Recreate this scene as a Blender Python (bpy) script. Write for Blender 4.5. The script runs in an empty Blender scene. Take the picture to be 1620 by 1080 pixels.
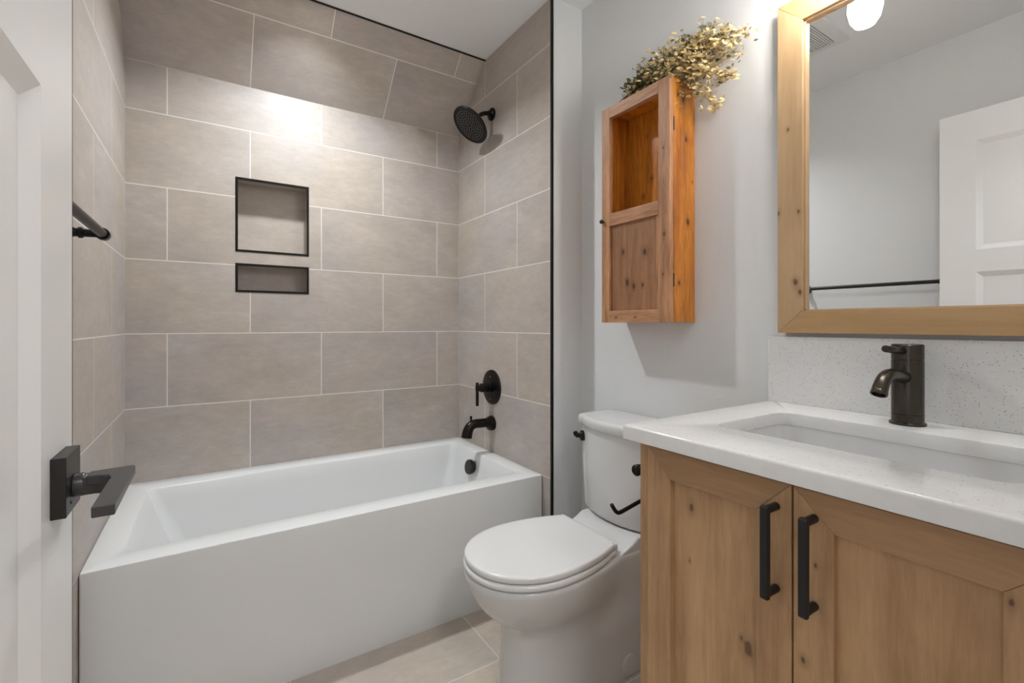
import bpy, bmesh, math, random
from mathutils import Vector, Matrix, noise as mnoise
random.seed(7)
PI = math.pi
S = bpy.context.scene
COL = S.collection

# ------------------------------------------------------------------ camera
cam_d = bpy.data.cameras.new('camera')
cam_d.sensor_width = 36.0
cam_d.lens = 741.725 / 1620 * 36
cam_d.shift_y = -(540 - 513.155) / 1620
cam_d.clip_start = 0.01
cam = bpy.data.objects.new('camera', cam_d)
COL.objects.link(cam)
cam.location = (0.28628, -2.43278, 1.12643)
cam.rotation_euler = (PI / 2, 0, -0.572815)
S.camera = cam

# ------------------------------------------------------------------ world, exposure
w = bpy.data.worlds.new('world'); S.world = w
w.use_nodes = True
bg = w.node_tree.nodes['Background']
bg.inputs[0].default_value = (0.95, 0.97, 1.0, 1)
bg.inputs[1].default_value = 0.5
S.view_settings.view_transform = 'Standard'
S.view_settings.look = 'None'
S.view_settings.gamma = 1.0
S.view_settings.use_curve_mapping = False
S.view_settings.exposure = 1.12
S.cycles.max_bounces = 12
S.cycles.diffuse_bounces = 6
S.cycles.use_denoising = True

# ------------------------------------------------------------------ lights
def area(name, loc, power, size, color, rot=(0, 0, 0), spread=PI):
    d = bpy.data.lights.new(name, 'AREA'); d.energy = power; d.color = color
    d.shape = 'DISK'; d.size = size; d.spread = spread
    o = bpy.data.objects.new(name, d); COL.objects.link(o)
    o.location = loc; o.rotation_euler = rot
    return o
CAN = (0.66, -0.47, 2.4983)
can_light = area('recessed_lamp_light', (CAN[0], CAN[1], CAN[2] - 0.006), 6.3, 0.09, (0.92, 0.97, 1.0), spread=math.radians(138))
HALL = area('hall_fill_light', (0.5, -3.3, 2.46), 9.0, 0.5, (0.96, 0.985, 1.0))  # unseen fill added in the hall, brightens the room through the doorway
BULBS = [(1.50, -1.885), (1.50, -2.205)]
BULB_POWER = 16.0

# room numbers
W = 1.4905; XR = 1.6528; YT = -0.876; ZC = 2.4983; ZCR = 2.2012; YS = -0.309
Z0 = 1.0883; TH = 0.305; TW = 0.609
YF = -2.405          # inner face of the door wall

# ------------------------------------------------------------------ node helpers
class NT:
    def __init__(s, name):
        s.m = bpy.data.materials.new(name); s.m.use_nodes = True
        s.t = s.m.node_tree; s.n = s.t.nodes
        s.b = s.n['Principled BSDF']; s.out = s.n['Material Output']
    def new(s, typ, **kw):
        x = s.n.new(typ)
        for k, v in kw.items(): setattr(x, k, v)
        return x
    def link(s, a, b): s.t.links.new(a, b)
    def math(s, op, a, b=None, c=None, clamp=False):
        x = s.new('ShaderNodeMath', operation=op, use_clamp=clamp)
        for i, v in enumerate((a, b, c)):
            if v is None: continue
            if hasattr(v, 'is_output'): s.link(v, x.inputs[i])
            else: x.inputs[i].default_value = v
        return x.outputs[0]
    def pos(s):
        return s.new('ShaderNodeNewGeometry').outputs['Position']
    def mapping(s, vec, scale=(1, 1, 1), loc=(0, 0, 0)):
        m = s.new('ShaderNodeMapping'); s.link(vec, m.inputs[0])
        m.inputs['Scale'].default_value = scale; m.inputs['Location'].default_value = loc
        return m.outputs[0]
    def noise(s, vec, scale, detail=3, rough=0.5, dist=0.0):
        x = s.new('ShaderNodeTexNoise'); s.link(vec, x.inputs['Vector'])
        x.inputs['Scale'].default_value = scale; x.inputs['Detail'].default_value = detail
        x.inputs['Roughness'].default_value = rough; x.inputs['Distortion'].default_value = dist
        return x.outputs[0]
    def ramp(s, fac, stops):
        r = s.new('ShaderNodeValToRGB'); s.link(fac, r.inputs[0])
        e = r.color_ramp.elements
        while len(e) < len(stops): e.new(0.5)
        for i, (p, c) in enumerate(stops):
            e[i].position = p; e[i].color = (c[0], c[1], c[2], 1) if hasattr(c, '__len__') else (c, c, c, 1)
        return r.outputs[0]
    def mix(s, fac, a, b, mode='MIX'):
        x = s.new('ShaderNodeMix', data_type='RGBA', blend_type=mode)
        for sock, v in ((x.inputs[0], fac), (x.inputs[6], a), (x.inputs[7], b)):
            if hasattr(v, 'is_output'): s.link(v, sock)
            elif hasattr(v, '__len__'): sock.default_value = (v[0], v[1], v[2], 1)
            else: sock.default_value = v
        return x.outputs[2]
    def bump(s, h, strength=0.2, dist=0.002, invert=False):
        b = s.new('ShaderNodeBump', invert=invert); s.link(h, b.inputs['Height'])
        b.inputs['Strength'].default_value = strength; b.inputs['Distance'].default_value = dist
        s.link(b.outputs[0], s.b.inputs['Normal'])
        return b
    def set(s, color=None, rough=None, metal=None, **kw):
        if color is not None:
            if hasattr(color, 'is_output'): s.link(color, s.b.inputs['Base Color'])
            else: s.b.inputs['Base Color'].default_value = (*color[:3], 1)
        if rough is not None:
            if hasattr(rough, 'is_output'): s.link(rough, s.b.inputs['Roughness'])
            else: s.b.inputs['Roughness'].default_value = rough
        if metal is not None: s.b.inputs['Metallic'].default_value = metal
        for k, v in kw.items(): s.b.inputs[k.replace('_', ' ')].default_value = v
        return s

def plain(name, col, rough=0.5, metal=0.0, nscale=40, namt=0.05, bump=0.0, **kw):
    t = NT(name)
    n = t.noise(t.pos(), nscale, 4)
    c = t.mix(n, tuple(x * (1 - namt) for x in col), tuple(min(1, x * (1 + namt)) for x in col))
    t.set(c, rough, metal, **kw)
    if bump: t.bump(n, bump, 0.001)
    return t.m

def paint_wall(name, col, amt=0.25):
    t = NT(name)
    p = t.pos()
    n1 = t.noise(p, 9, 5, 0.55, 0.6)
    blobs = t.ramp(n1, [(0.56, 0.0), (0.62, 1.0)])
    n2 = t.noise(p, 90, 3)
    # thin scattered trowel ridges
    n3 = t.noise(t.mapping(p, (1, 1, 0.45)), 7, 2, 0.4, 2.5)
    ridge = t.math('ABSOLUTE', t.math('SUBTRACT', n3, 0.5))
    ridge = t.math('SUBTRACT', 1.0, t.math('MULTIPLY', ridge, 60, clamp=True), clamp=True)
    msk = t.ramp(t.noise(t.mapping(p, (1, 1, 1), (3.3, 1.7, 0.4)), 4.5, 2), [(0.60, 0.0), (0.64, 1.0)])
    ridge = t.math('MULTIPLY', ridge, msk)
    h = t.math('ADD', t.math('MULTIPLY', blobs, 0.35), t.math('ADD', t.math('MULTIPLY', n2, 0.06), t.math('MULTIPLY', ridge, 2.2)))
    big = t.noise(p, 2.0, 3)
    t.set(t.mix(big, tuple(x * 0.975 for x in col), tuple(x * 1.02 for x in col)), 0.6)
    t.bump(h, amt, 0.0012)
    return t.m

def tile_mat(name, base, grout, mortar=0.0021, streak=(1, 1.8), rough=0.42):
    t = NT(name)
    uv = t.new('ShaderNodeUVMap'); uv.uv_map = 'UVMap'
    br = t.new('ShaderNodeTexBrick', offset=0.5, offset_frequency=2, squash=1.0, squash_frequency=2)
    t.link(uv.outputs[0], br.inputs['Vector'])
    for k, v in (('Scale', 1.0), ('Mortar Size', mortar), ('Mortar Smooth', 0.15), ('Bias', 0.0), ('Brick Width', TW), ('Row Height', TH)):
        br.inputs[k].default_value = v
    br.inputs['Color1'].default_value = (0, 0, 0, 1); br.inputs['Color2'].default_value = (1, 1, 1, 1)
    br.inputs['Mortar'].default_value = (0.5, 0.5, 0.5, 1)
    # per-tile random shift of the cloud pattern
    sh = t.new('ShaderNodeVectorMath', operation='MULTIPLY_ADD')
    t.link(br.outputs['Color'], sh.inputs[0]); sh.inputs[1].default_value = (37, 53, 29); t.link(uv.outputs[0], sh.inputs[2])
    v = sh.outputs[0]
    m = t.mapping(v, (streak[0], streak[1], 1))
    n1 = t.noise(m, 4.0, 7, 0.66, 0.25)
    n2 = t.noise(t.mapping(v, (streak[0], streak[1] * 1.4, 1)), 18, 8, 0.75, 0.3)
    n3 = t.noise(t.mapping(v, (1, 1, 1), (5, 5, 5)), 2.2, 3, 0.5)
    f = t.math('ADD', t.math('MULTIPLY', n1, 0.55), t.math('MULTIPLY', n2, 0.45))
    c = t.ramp(f, [(0.30, tuple(x * 0.82 for x in base)), (0.46, tuple(x * 0.95 for x in base)), (0.55, tuple(x * 1.04 for x in base)), (0.68, tuple(x * 1.22 for x in base))])
    hue = t.mix(t.ramp(n3, [(0.35, 0.0), (0.65, 1.0)]), (1.03, 1.0, 0.95), (0.985, 0.985, 1.035))
    c = t.mix(1.0, c, hue, 'MULTIPLY')
    sepv = t.new('ShaderNodeSeparateColor'); t.link(br.outputs['Color'], sepv.inputs[0])
    tone = t.math('ADD', 0.965, t.math('MULTIPLY', sepv.outputs[0], 0.07))
    tc = t.new('ShaderNodeCombineColor')
    for i in range(3): t.link(tone, tc.inputs[i])
    c = t.mix(1.0, c, tc.outputs[0], 'MULTIPLY')
    c = t.mix(br.outputs['Fac'], c, grout)
    t.set(c, rough)
    h = t.math('ADD', t.math('SUBTRACT', 1.0, br.outputs['Fac']), t.math('MULTIPLY', n2, 0.10))
    t.bump(h, 0.35, 0.0012)
    return t.m

def wood(name, dark, light, axis='z', scale=1.0, knots=(), rough=0.45, contrast=1.0, coat=0.0, knotcol=None):
    t = NT(name)
    p = t.pos()
    k = 0.10
    sc = {'x': (k, 1, 1), 'y': (1, k, 1), 'z': (1, 1, k)}[axis]
    m = t.mapping(p, sc)
    n1 = t.noise(m, 22 * scale, 4, 0.55, 0.9)
    n2 = t.noise(m, 150 * scale, 6, 0.7, 0.4)
    n3 = t.noise(p, 5.5, 3, 0.5)
    f = t.math('ADD', t.math('MULTIPLY', n1, 0.48), t.math('ADD', t.math('MULTIPLY', n2, 0.34), t.math('MULTIPLY', n3, 0.18)))
    d = 0.125 / contrast
    c = t.ramp(f, [(0.5 - d, dark), (0.5, tuple((a + b) / 2 for a, b in zip(dark, light))), (0.5 + d, light)])
    kc = knotcol or tuple(x * 0.30 for x in dark)
    for (kx, ky, kz, r) in knots:
        vs = t.new('ShaderNodeVectorMath', operation='SUBTRACT'); t.link(p, vs.inputs[0]); vs.inputs[1].default_value = (kx, ky, kz)
        mv = t.mapping(vs.outputs[0], {'x': (0.6, 1, 1), 'y': (1, 0.6, 1), 'z': (1, 1, 0.6)}[axis])
        ln = t.new('ShaderNodeVectorMath', operation='LENGTH'); t.link(mv, ln.inputs[0])
        wob = t.math('MULTIPLY', t.math('SUBTRACT', t.noise(p, 55, 3), 0.5), r * 1.3)
        L = t.math('ADD', ln.outputs['Value'], wob)
        a = t.math('SUBTRACT', 1.0, t.math('DIVIDE', L, r * 2.6), clamp=True)
        c = t.mix(t.math('MULTIPLY', a, 0.85), c, tuple(x * 0.72 for x in dark))
        b = t.math('SUBTRACT', 1.0, t.math('DIVIDE', L, r), clamp=True)
        b = t.math('MULTIPLY', b, 2.2, clamp=True)
        c = t.mix(b, c, kc)
    t.set(c, rough)
    if coat: t.b.inputs['Coat Weight'].default_value = coat
    t.bump(n2, 0.08, 0.0006)
    return t.m

def emis(name, col, strength):
    t = NT(name)
    t.b.inputs['Base Color'].default_value = (*col, 1)
    t.b.inputs['Emission Color'].default_value = (*col, 1)
    t.b.inputs['Emission Strength'].default_value = strength
    return t.m

def quartz(name):
    t = NT(name)
    p = t.pos()
    base = t.mix(t.noise(p, 60, 4), (0.68, 0.68, 0.675), (0.76, 0.755, 0.75))
    vo = t.new('ShaderNodeTexVoronoi', feature='F1'); t.link(p, vo.inputs['Vector']); vo.inputs['Scale'].default_value = 210
    near = t.math('LESS_THAN', vo.outputs['Distance'], 0.26)
    sp = t.new('ShaderNodeSeparateColor'); t.link(vo.outputs['Color'], sp.inputs[0])
    pick = t.math('GREATER_THAN', sp.outputs[0], 0.85)
    spk = t.math('MULTIPLY', near, pick)
    pick2 = t.math('MULTIPLY', near, t.math('LESS_THAN', sp.outputs[0], 0.16))
    c = t.mix(t.math('MULTIPLY', spk, 0.75), base, (0.33, 0.30, 0.27))
    c = t.mix(t.math('MULTIPLY', pick2, 0.4), c, (0.85, 0.85, 0.84))
    t.set(c, 0.16)
    return t.m

# ------------------------------------------------------------------ materials
TILE = (0.435, 0.390, 0.350)
M = {}
M['tile'] = tile_mat('porcelain_wall_tile', TILE, (0.74, 0.70, 0.65))
M['tile_niche'] = tile_mat('porcelain_niche_lining', TILE, (0.74, 0.70, 0.65), mortar=0.0)
M['tile_floor'] = tile_mat('porcelain_floor_tile', (0.53, 0.465, 0.395), (0.70, 0.66, 0.60), mortar=0.0024, streak=(1, 1.4), rough=0.45)
M['wall'] = paint_wall('grey_wall_paint', (0.695, 0.705, 0.71))
M['ceil'] = paint_wall('ceiling_paint', (0.82, 0.83, 0.83), 0.15)
M['door'] = plain('white_door_paint', (0.82, 0.825, 0.82), 0.32, nscale=6, namt=0.01)
M['trim'] = plain('white_trim_paint', (0.73, 0.74, 0.74), 0.4, nscale=6, namt=0.01)
M['blacktrim'] = plain('black_metal_edge', (0.012, 0.011, 0.010), 0.35, 0.6)
M['bronze'] = plain('matte_dark_bronze', (0.018, 0.015, 0.013), 0.30, 0.75, namt=0.2)
M['bronze_soft'] = plain('satin_dark_bronze', (0.032, 0.029, 0.028), 0.38, 0.55, namt=0.15)
M['bronze_nickel'] = plain('polished_dark_bronze', (0.075, 0.064, 0.052), 0.24, 0.9, namt=0.15)
M['bronze_grey'] = plain('satin_grey_bronze', (0.060, 0.058, 0.058), 0.34, 0.35, namt=0.1)
M['nozzle'] = plain('grey_rubber_nozzle', (0.16, 0.155, 0.15), 0.4)
M['black'] = plain('matte_black_metal', (0.012, 0.012, 0.012), 0.42, 0.2)
M['tub'] = plain('white_acrylic', (0.73, 0.74, 0.74), 0.16, nscale=3, namt=0.008)
M['china'] = plain('white_vitreous_china', (0.64, 0.64, 0.64), 0.10, nscale=3, namt=0.008)
M['seat'] = plain('white_seat_plastic', (0.73, 0.73, 0.73), 0.20, nscale=3, namt=0.008)
M['quartz'] = quartz('speckled_white_quartz')
AD, AL = (0.320, 0.180, 0.085), (0.485, 0.298, 0.152)
M['alder_v'] = wood('alder_vertical_grain', AD, AL, 'z', 0.9, [(1.0665, -2.063, 0.601, 0.0042), (1.0665, -2.081, 0.757, 0.0022), (1.0665, -2.290, 0.805, 0.0035)], contrast=1.15, knotcol=(0.12, 0.062, 0.035))
M['alder_h'] = wood('alder_horizontal_grain', (0.31, 0.175, 0.083), (0.41, 0.245, 0.120), 'y', 1.1, contrast=1.3)
M['alder_panel'] = wood('alder_panel_grain', (0.355, 0.205, 0.098), (0.520, 0.325, 0.165), 'z', 0.7,
    [(1.0775, -1.853, 0.771, 0.0058), (1.0775, -1.849, 0.664, 0.0026), (1.0775, -1.968, 0.560, 0.0085), (1.0775, -1.955, 0.572, 0.003)], contrast=1.2, knotcol=(0.16, 0.080, 0.042))
M['alder_side'] = wood('alder_side_grain', AD, AL, 'z', 0.9)
M['frame_v'] = wood('pale_alder_vertical_grain', (0.38, 0.245, 0.125), (0.50, 0.335, 0.185), 'z', 0.8,
    [(1.6185, -1.763, 1.660, 0.0035), (1.6185, -1.782, 1.240, 0.0065), (1.6185, -1.794, 1.213, 0.005), (1.6185, -1.736, 1.435, 0.0055), (1.6185, -1.790, 1.43, 0.004)], 0.4, 1.0, 0.0, (0.16, 0.070, 0.03))
M['frame_h'] = wood('pale_alder_horizontal_grain', (0.39, 0.235, 0.100), (0.48, 0.305, 0.145), 'y', 0.9, [], 0.4)
M['pine_body'] = wood('varnished_honey_pine', (0.36, 0.105, 0.010), (0.74, 0.29, 0.030), 'z', 1.2,
    [(1.605, -1.446, 1.735, 0.007), (1.615, -1.446, 1.465, 0.008), (1.57, -1.446, 1.262, 0.005), (1.59, -1.446, 1.865, 0.009), (1.638, -1.446, 1.60, 0.003),
     (1.64, -1.25, 1.82, 0.004), (1.64, -1.27, 1.66, 0.006), (1.64, -1.23, 1.60, 0.005)], 0.28, 1.3, 0.3, (0.07, 0.022, 0.008))
M['pine_door_v'] = wood('weathered_brown_pine_vertical', (0.30, 0.135, 0.060), (0.60, 0.315, 0.165), 'z', 1.2,
    [(1.523, -1.424, 1.42, 0.005), (1.523, -1.420, 1.29, 0.0035), (1.523, -1.42, 1.70, 0.0025)], 0.45, 1.2)
M['pine_door_h'] = wood('weathered_brown_pine_horizontal', (0.31, 0.140, 0.062), (0.60, 0.315, 0.168), 'y', 1.2,
    [(1.523, -1.21, 1.152, 0.003), (1.523, -1.30, 1.152, 0.003)], 0.45, 1.2)
M['pine_panel'] = wood('weathered_brown_pine_panel', (0.22, 0.098, 0.042), (0.42, 0.205, 0.098), 'z', 0.9,
    [(1.533, -1.235, 1.385, 0.007), (1.533, -1.335, 1.375, 0.008), (1.533, -1.255, 1.275, 0.008), (1.533, -1.285, 1.262, 0.007), (1.533, -1.325, 1.262, 0.005)], 0.45, 1.1)
M['stem'] = plain('dried_stem', (0.13, 0.085, 0.045), 0.8)
M['leaf_green'] = plain('dried_olive_leaf', (0.13, 0.135, 0.055), 0.7, namt=0.6, nscale=60)
M['leaf_cream'] = plain('dried_cream_leaf', (0.66, 0.50, 0.25), 0.75, namt=0.55, nscale=70)
M['vent'] = plain('white_vent_plastic', (0.70, 0.70, 0.69), 0.5)
M['ventgap'] = plain('grey_vent_gap', (0.30, 0.30, 0.30), 0.8)
M['dark'] = plain('dark_recess', (0.03, 0.03, 0.03), 0.9)
M['caulk'] = plain('cream_grout_line', (0.72, 0.68, 0.62), 0.7)
M['lens'] = emis('lit_lens', (1.0, 0.985, 0.96), 14.0)
M['filament'] = emis('lit_frosted_core', (1.0, 0.93, 0.84), 22.0)
t = NT('mirror_silver'); t.set((0.90, 0.905, 0.90), 0.0, 1.0)
t.link(t.noise(t.pos(), 3), t.new('ShaderNodeMath').inputs[0]); M['mirror'] = t.m
t = NT('clear_bulb_glass')
tr = t.new('ShaderNodeBsdfTransparent'); gl = t.new('ShaderNodeBsdfTranslucent'); gl.inputs[0].default_value = (0.95, 0.95, 0.95, 1)
lw = t.new('ShaderNodeLayerWeight'); lw.inputs[0].default_value = 0.45
mx = t.new('ShaderNodeMixShader'); t.link(lw.outputs['Facing'], mx.inputs[0]); t.link(tr.outputs[0], mx.inputs[1]); t.link(gl.outputs[0], mx.inputs[2])
t.link(mx.outputs[0], t.out.inputs[0]); M['bulbglass'] = t.m

# ------------------------------------------------------------------ object helpers
def link(o, parent=None):
    COL.objects.link(o)
    if parent is not None:
        o.parent = parent
    return o
def thing(name, label, cat, loc, group=None, structure=False):
    o = bpy.data.objects.new(name, None); o.empty_display_size = 0.05
    COL.objects.link(o); o.location = loc
    if structure: o['kind'] = 'structure'
    else:
        o['label'] = label; o['category'] = cat
    if group: o['group'] = group
    return o
def world_loc(o):
    v = Vector((0, 0, 0))
    while o is not None:
        v += o.location; o = o.parent
    return v
def bm_new(): return bmesh.new()
def build(name, bm, mats, parent=None, smooth=False, label=None, cat=None, kind=None, bevel=0.0, bseg=2, origin=None, auto=None):
    """bm holds world coordinates; links it as ONE mesh object."""
    if not isinstance(mats, (list, tuple)): mats = [mats]
    base = world_loc(parent) if parent is not None else Vector((0, 0, 0))
    org = Vector(origin) if origin is not None else base
    bmesh.ops.translate(bm, verts=bm.verts, vec=-org)
    bm.normal_update()
    me = bpy.data.meshes.new(name)
    for m in mats: me.materials.append(m)
    if smooth or auto:
        for f in bm.faces: f.smooth = True
    if auto:
        for e in bm.edges:
            if len(e.link_faces) == 2 and e.calc_face_angle(0) > auto: e.smooth = False
    bm.to_mesh(me); bm.free()
    o = bpy.data.objects.new(name, me)
    link(o, parent)
    o.location = org - base
    if label: o['label'] = label
    if cat: o['category'] = cat
    if kind: o['kind'] = kind
    if bevel:
        b = o.modifiers.new('bevel', 'BEVEL'); b.width = bevel; b.segments = bseg; b.limit_method = 'ANGLE'; b.angle_limit = 0.6
        b.harden_normals = False
        for p in me.polygons: p.use_smooth = True
        b2 = o.modifiers.new('wn', 'WEIGHTED_NORMAL'); b2.keep_sharp = True
    return o
def box(bm, x0, x1, y0, y1, z0, z1, mi=0):
    v = [bm.verts.new(p) for p in ((x0, y0, z0), (x1, y0, z0), (x1, y1, z0), (x0, y1, z0), (x0, y0, z1), (x1, y0, z1), (x1, y1, z1), (x0, y1, z1))]
    for q in ((0, 3, 2, 1), (4, 5, 6, 7), (0, 1, 5, 4), (1, 2, 6, 5), (2, 3, 7, 6), (3, 0, 4, 7)):
        bm.faces.new([v[i] for i in q]).material_index = mi
    return v
def prism(bm, pts, axis, a, b, mi=0):
    """extrude a 2D polygon (in the two other axes, in order) between a and b along axis"""
    def P(p, c):
        return {'x': (c, p[0], p[1]), 'y': (p[0], c, p[1]), 'z': (p[0], p[1], c)}[axis]
    A = [bm.verts.new(P(p, a)) for p in pts]; B = [bm.verts.new(P(p, b)) for p in pts]
    n = len(pts)
    fs = [bm.faces.new(A), bm.faces.new(B[::-1])]
    for i in range(n): fs.append(bm.faces.new((A[i], B[i], B[(i + 1) % n], A[(i + 1) % n])))
    for f in fs: f.material_index = mi
    bmesh.ops.recalc_face_normals(bm, faces=fs)
    return fs
def loft(bm, rings, cap0=True, cap1=True, mi=0):
    R = [[bm.verts.new(p) for p in r] for r in rings]
    n = len(rings[0]); fs = []
    for a, b in zip(R, R[1:]):
        for i in range(n): fs.append(bm.faces.new((a[i], a[(i + 1) % n], b[(i + 1) % n], b[i])))
    if cap0: fs.append(bm.faces.new(R[0][::-1]))
    if cap1: fs.append(bm.faces.new(R[-1]))
    for f in fs: f.material_index = mi
    bmesh.ops.recalc_face_normals(bm, faces=fs)
    return fs
def frame_of(d):
    d = Vector(d).normalized()
    u = d.cross(Vector((0, 0, 1)))
    if u.length < 1e-3: u = d.cross(Vector((0, 1, 0)))
    u.normalize(); return d, u, d.cross(u).normalized()
def lathe(bm, origin, axis, prof, seg=32, cap0=True, cap1=True, mi=0):
    """prof: list of (radius, height along axis)"""
    d, u, v = frame_of(axis); o = Vector(origin)
    rings = []
    for r, h in prof:
        rings.append([o + d * h + (u * math.cos(2 * PI * i / seg) + v * math.sin(2 * PI * i / seg)) * max(r, 1e-5) for i in range(seg)])
    return loft(bm, rings, cap0, cap1, mi)
def tube(bm, pts, rad, seg=16, mi=0, caps=True):
    pts = [Vector(p) for p in pts]
    rs = rad if hasattr(rad, '__len__') else [rad] * len(pts)
    rings = []; u = None
    for i, p in enumerate(pts):
        d = (pts[min(i + 1, len(pts) - 1)] - pts[max(i - 1, 0)]).normalized()
        if u is None: _, u, _ = frame_of(d)
        u = (u - d * u.dot(d)).normalized(); v = d.cross(u)
        rings.append([p + (u * math.cos(2 * PI * k / seg) + v * math.sin(2 * PI * k / seg)) * rs[i] for k in range(seg)])
    return loft(bm, rings, caps, caps, mi)
def bez(p0, p1, p2, p3, n=12):
    p0, p1, p2, p3 = map(Vector, (p0, p1, p2, p3)); out = []
    for i in range(n + 1):
        s = i / n; q = 1 - s
        out.append(p0 * q ** 3 + p1 * 3 * q * q * s + p2 * 3 * q * s * s + p3 * s ** 3)
    return out
def rrect(x0, x1, y0, y1, r, z, n=6):
    out = []
    for cx, cy, a in ((x1 - r, y1 - r, 0), (x0 + r, y1 - r, 90), (x0 + r, y0 + r, 180), (x1 - r, y0 + r, 270)):
        for i in range(n + 1):
            t_ = math.radians(a + 90 * i / n)
            out.append((cx + r * math.cos(t_), cy + r * math.sin(t_), z))
    return out
def set_uv(bm, fn):
    L = bm.loops.layers.uv.get('UVMap') or bm.loops.layers.uv.new('UVMap')
    for f in bm.faces:
        n = f.normal
        for l in f.loops: l[L].uv = fn(l.vert.co, n)
def tile_uv(co, n):
    v = co.z - (Z0 - 4 * TH)
    if abs(n.x) > 0.7: return (co.y + TW * 8, v)
    if abs(n.z) > 0.9: return (co.x - 0.137 + TW * 4, v + co.y)
    return (co.x - 0.137 + TW * 4, v)
def structure(name, bm, mats, **kw):
    return build(name, bm, mats, kind='structure', **kw)

# ------------------------------------------------------------------ ROOM SHELL
XL = 0.0
# back wall with the two niche openings
NX0, NX1 = 0.385, 0.687
NZ = [(1.274, 1.400), (1.456, 1.786)]
ND = 0.092
bm = bm_new()
xs = [-0.1, NX0, NX1, XR + 0.1]; zs = [0.0, NZ[0][0], NZ[0][1], NZ[1][0], NZ[1][1], ZC]
V = {}
for i, x in enumerate(xs):
    for k, z in enumerate(zs): V[i, k] = bm.verts.new((x, 0, z))
for i in range(3):
    for k in range(5):
        if i == 1 and k in (1, 3): continue
        bm.faces.new((V[i, k], V[i + 1, k], V[i + 1, k + 1], V[i, k + 1]))
for k in (1, 3):
    a = [V[1, k], V[2, k], V[2, k + 1], V[1, k + 1]]
    b = [bm.verts.new((q.co.x, ND, q.co.z)) for q in a]
    for i in range(4): bm.faces.new((a[i], b[i], b[(i + 1) % 4], a[(i + 1) % 4])).material_index = 1
    bm.faces.new(b).material_index = 1
# outer body
o_ = [bm.verts.new((x, 0.16, z)) for x, z in ((xs[0], 0), (xs[3], 0), (xs[3], ZC), (xs[0], ZC))]
bm.faces.new(o_)
bmesh.ops.recalc_face_normals(bm, faces=[f for f in bm.faces])
bm.normal_update()
for f in bm.faces:       # room side must look at -Y
    c = f.calc_center_median()
    if abs(f.normal.y) > .9 and c.y < 0.13 and f.normal.y > 0: f.normal_flip()
bm.normal_update(); set_uv(bm, tile_uv)
structure('wall_back', bm, [M['tile'], M['tile_niche']])
# sloped tiled soffit
bm = bm_new()
prism(bm, [(0, ZCR), (0, ZC), (YS, ZC)], 'x', 0.0, W)
bm.normal_update()
sl = Vector((0, YS, ZC - ZCR)); sl.normalize()
def slope_uv(co, n):
    s_ = (co - Vector((co.x, 0, ZCR))).dot(sl)
    return (co.x - 0.137 + TW * 4, s_ + 2 * TH)
set_uv(bm, slope_uv)
structure('wall_slope', bm, M['tile'])
# alcove side walls
bm = bm_new(); box(bm, -0.1, 0.0, YT, 0.0, 0, ZC); bm.normal_update(); set_uv(bm, tile_uv)
structure('wall_alcove_left', bm, M['tile'])
bm = bm_new(); box(bm, W, XR + 0.1, YT + 0.009, 0.0, 0, ZC); bm.normal_update(); set_uv(bm, tile_uv)
structure('wall_alcove_right', bm, M['tile'])
# plastered return beside the tile edge, with a rounded corner
bm = bm_new()
r = 0.018; xj = W + 0.006
pts = [(XR + 0.1, YT), (XR + 0.1, YT + 0.0088), (xj, YT + 0.0088)]
pts = [(XR + 0.0, YT), (XR + 0.0, YT + 0.0088), (xj, YT + 0.0088)]
arc = []
r2 = 0.0085
for i in range(7):
    a = PI + (PI / 2) * i / 6
    arc.append((xj + 0.020 + 0.020 * math.cos(a), YT + r2 + r2 * math.sin(a)))
prism(bm, [(XR, YT), (XR, YT + 0.0089)] + arc, 'z', 0, ZC)
structure('wall_return', bm, M['wall'], auto=0.5)
bm = bm_new(); box(bm, XR, XR + 0.1, YF - 0.13, YT + 0.0088, 0, ZC)
structure('wall_right', bm, M['wall'])
bm = bm_new(); box(bm, -0.1, XL, YF - 0.13, YT, 0, ZC)
structure('wall_left', bm, M['wall'])
# black tile edge strips
bm = bm_new(); box(bm, W - 0.003, W + 0.006, YT - 0.001, YT + 0.009, 0, ZC - 0.001)
structure('trim_1', bm, M['blacktrim'])
bm = bm_new(); box(bm, XL - 0.004, XL + 0.003, YT - 0.009, YT + 0.0, 0, ZC - 0.001)
structure('trim_2', bm, M['blacktrim'])
bm = bm_new(); box(bm, 0, W, YS - 0.006, YS + 0.002, ZC - 0.0045, ZC)
structure('trim_3', bm, M['blacktrim'])
# niche edge strips
for q, (z0, z1) in enumerate(NZ):
    bm = bm_new(); e = 0.0100; y0, y1 = -0.002, 0.006
    box(bm, NX0 - 0.002, NX1 + 0.002, y0, y1, z1 - e + 0.002, z1 + 0.002)
    box(bm, NX0 - 0.002, NX1 + 0.002, y0, y1, z0 - 0.002, z0 + e - 0.002)
    box(bm, NX0 - 0.002, NX0 + e - 0.002, y0, y1, z0 + e - 0.002, z1 - e + 0.002)
    box(bm, NX1 - e + 0.002, NX1 + 0.002, y0, y1, z0 + e - 0.002, z1 - e + 0.002)
    structure('trim_%d' % (4 + q), bm, M['blacktrim'])
# door wall with its opening (the photograph is taken from this doorway)
DX0, DX1, DZ1 = 0.112, 0.90, 2.085
bm = bm_new()
box(bm, -0.1, DX0, YF - 0.13, YF, 0, ZC); box(bm, DX1, XR + 0.1, YF - 0.13, YF, 0, ZC); box(bm, DX0, DX1, YF - 0.13, YF, DZ1, ZC)
structure('wall_front', bm, M['wall'])
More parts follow.
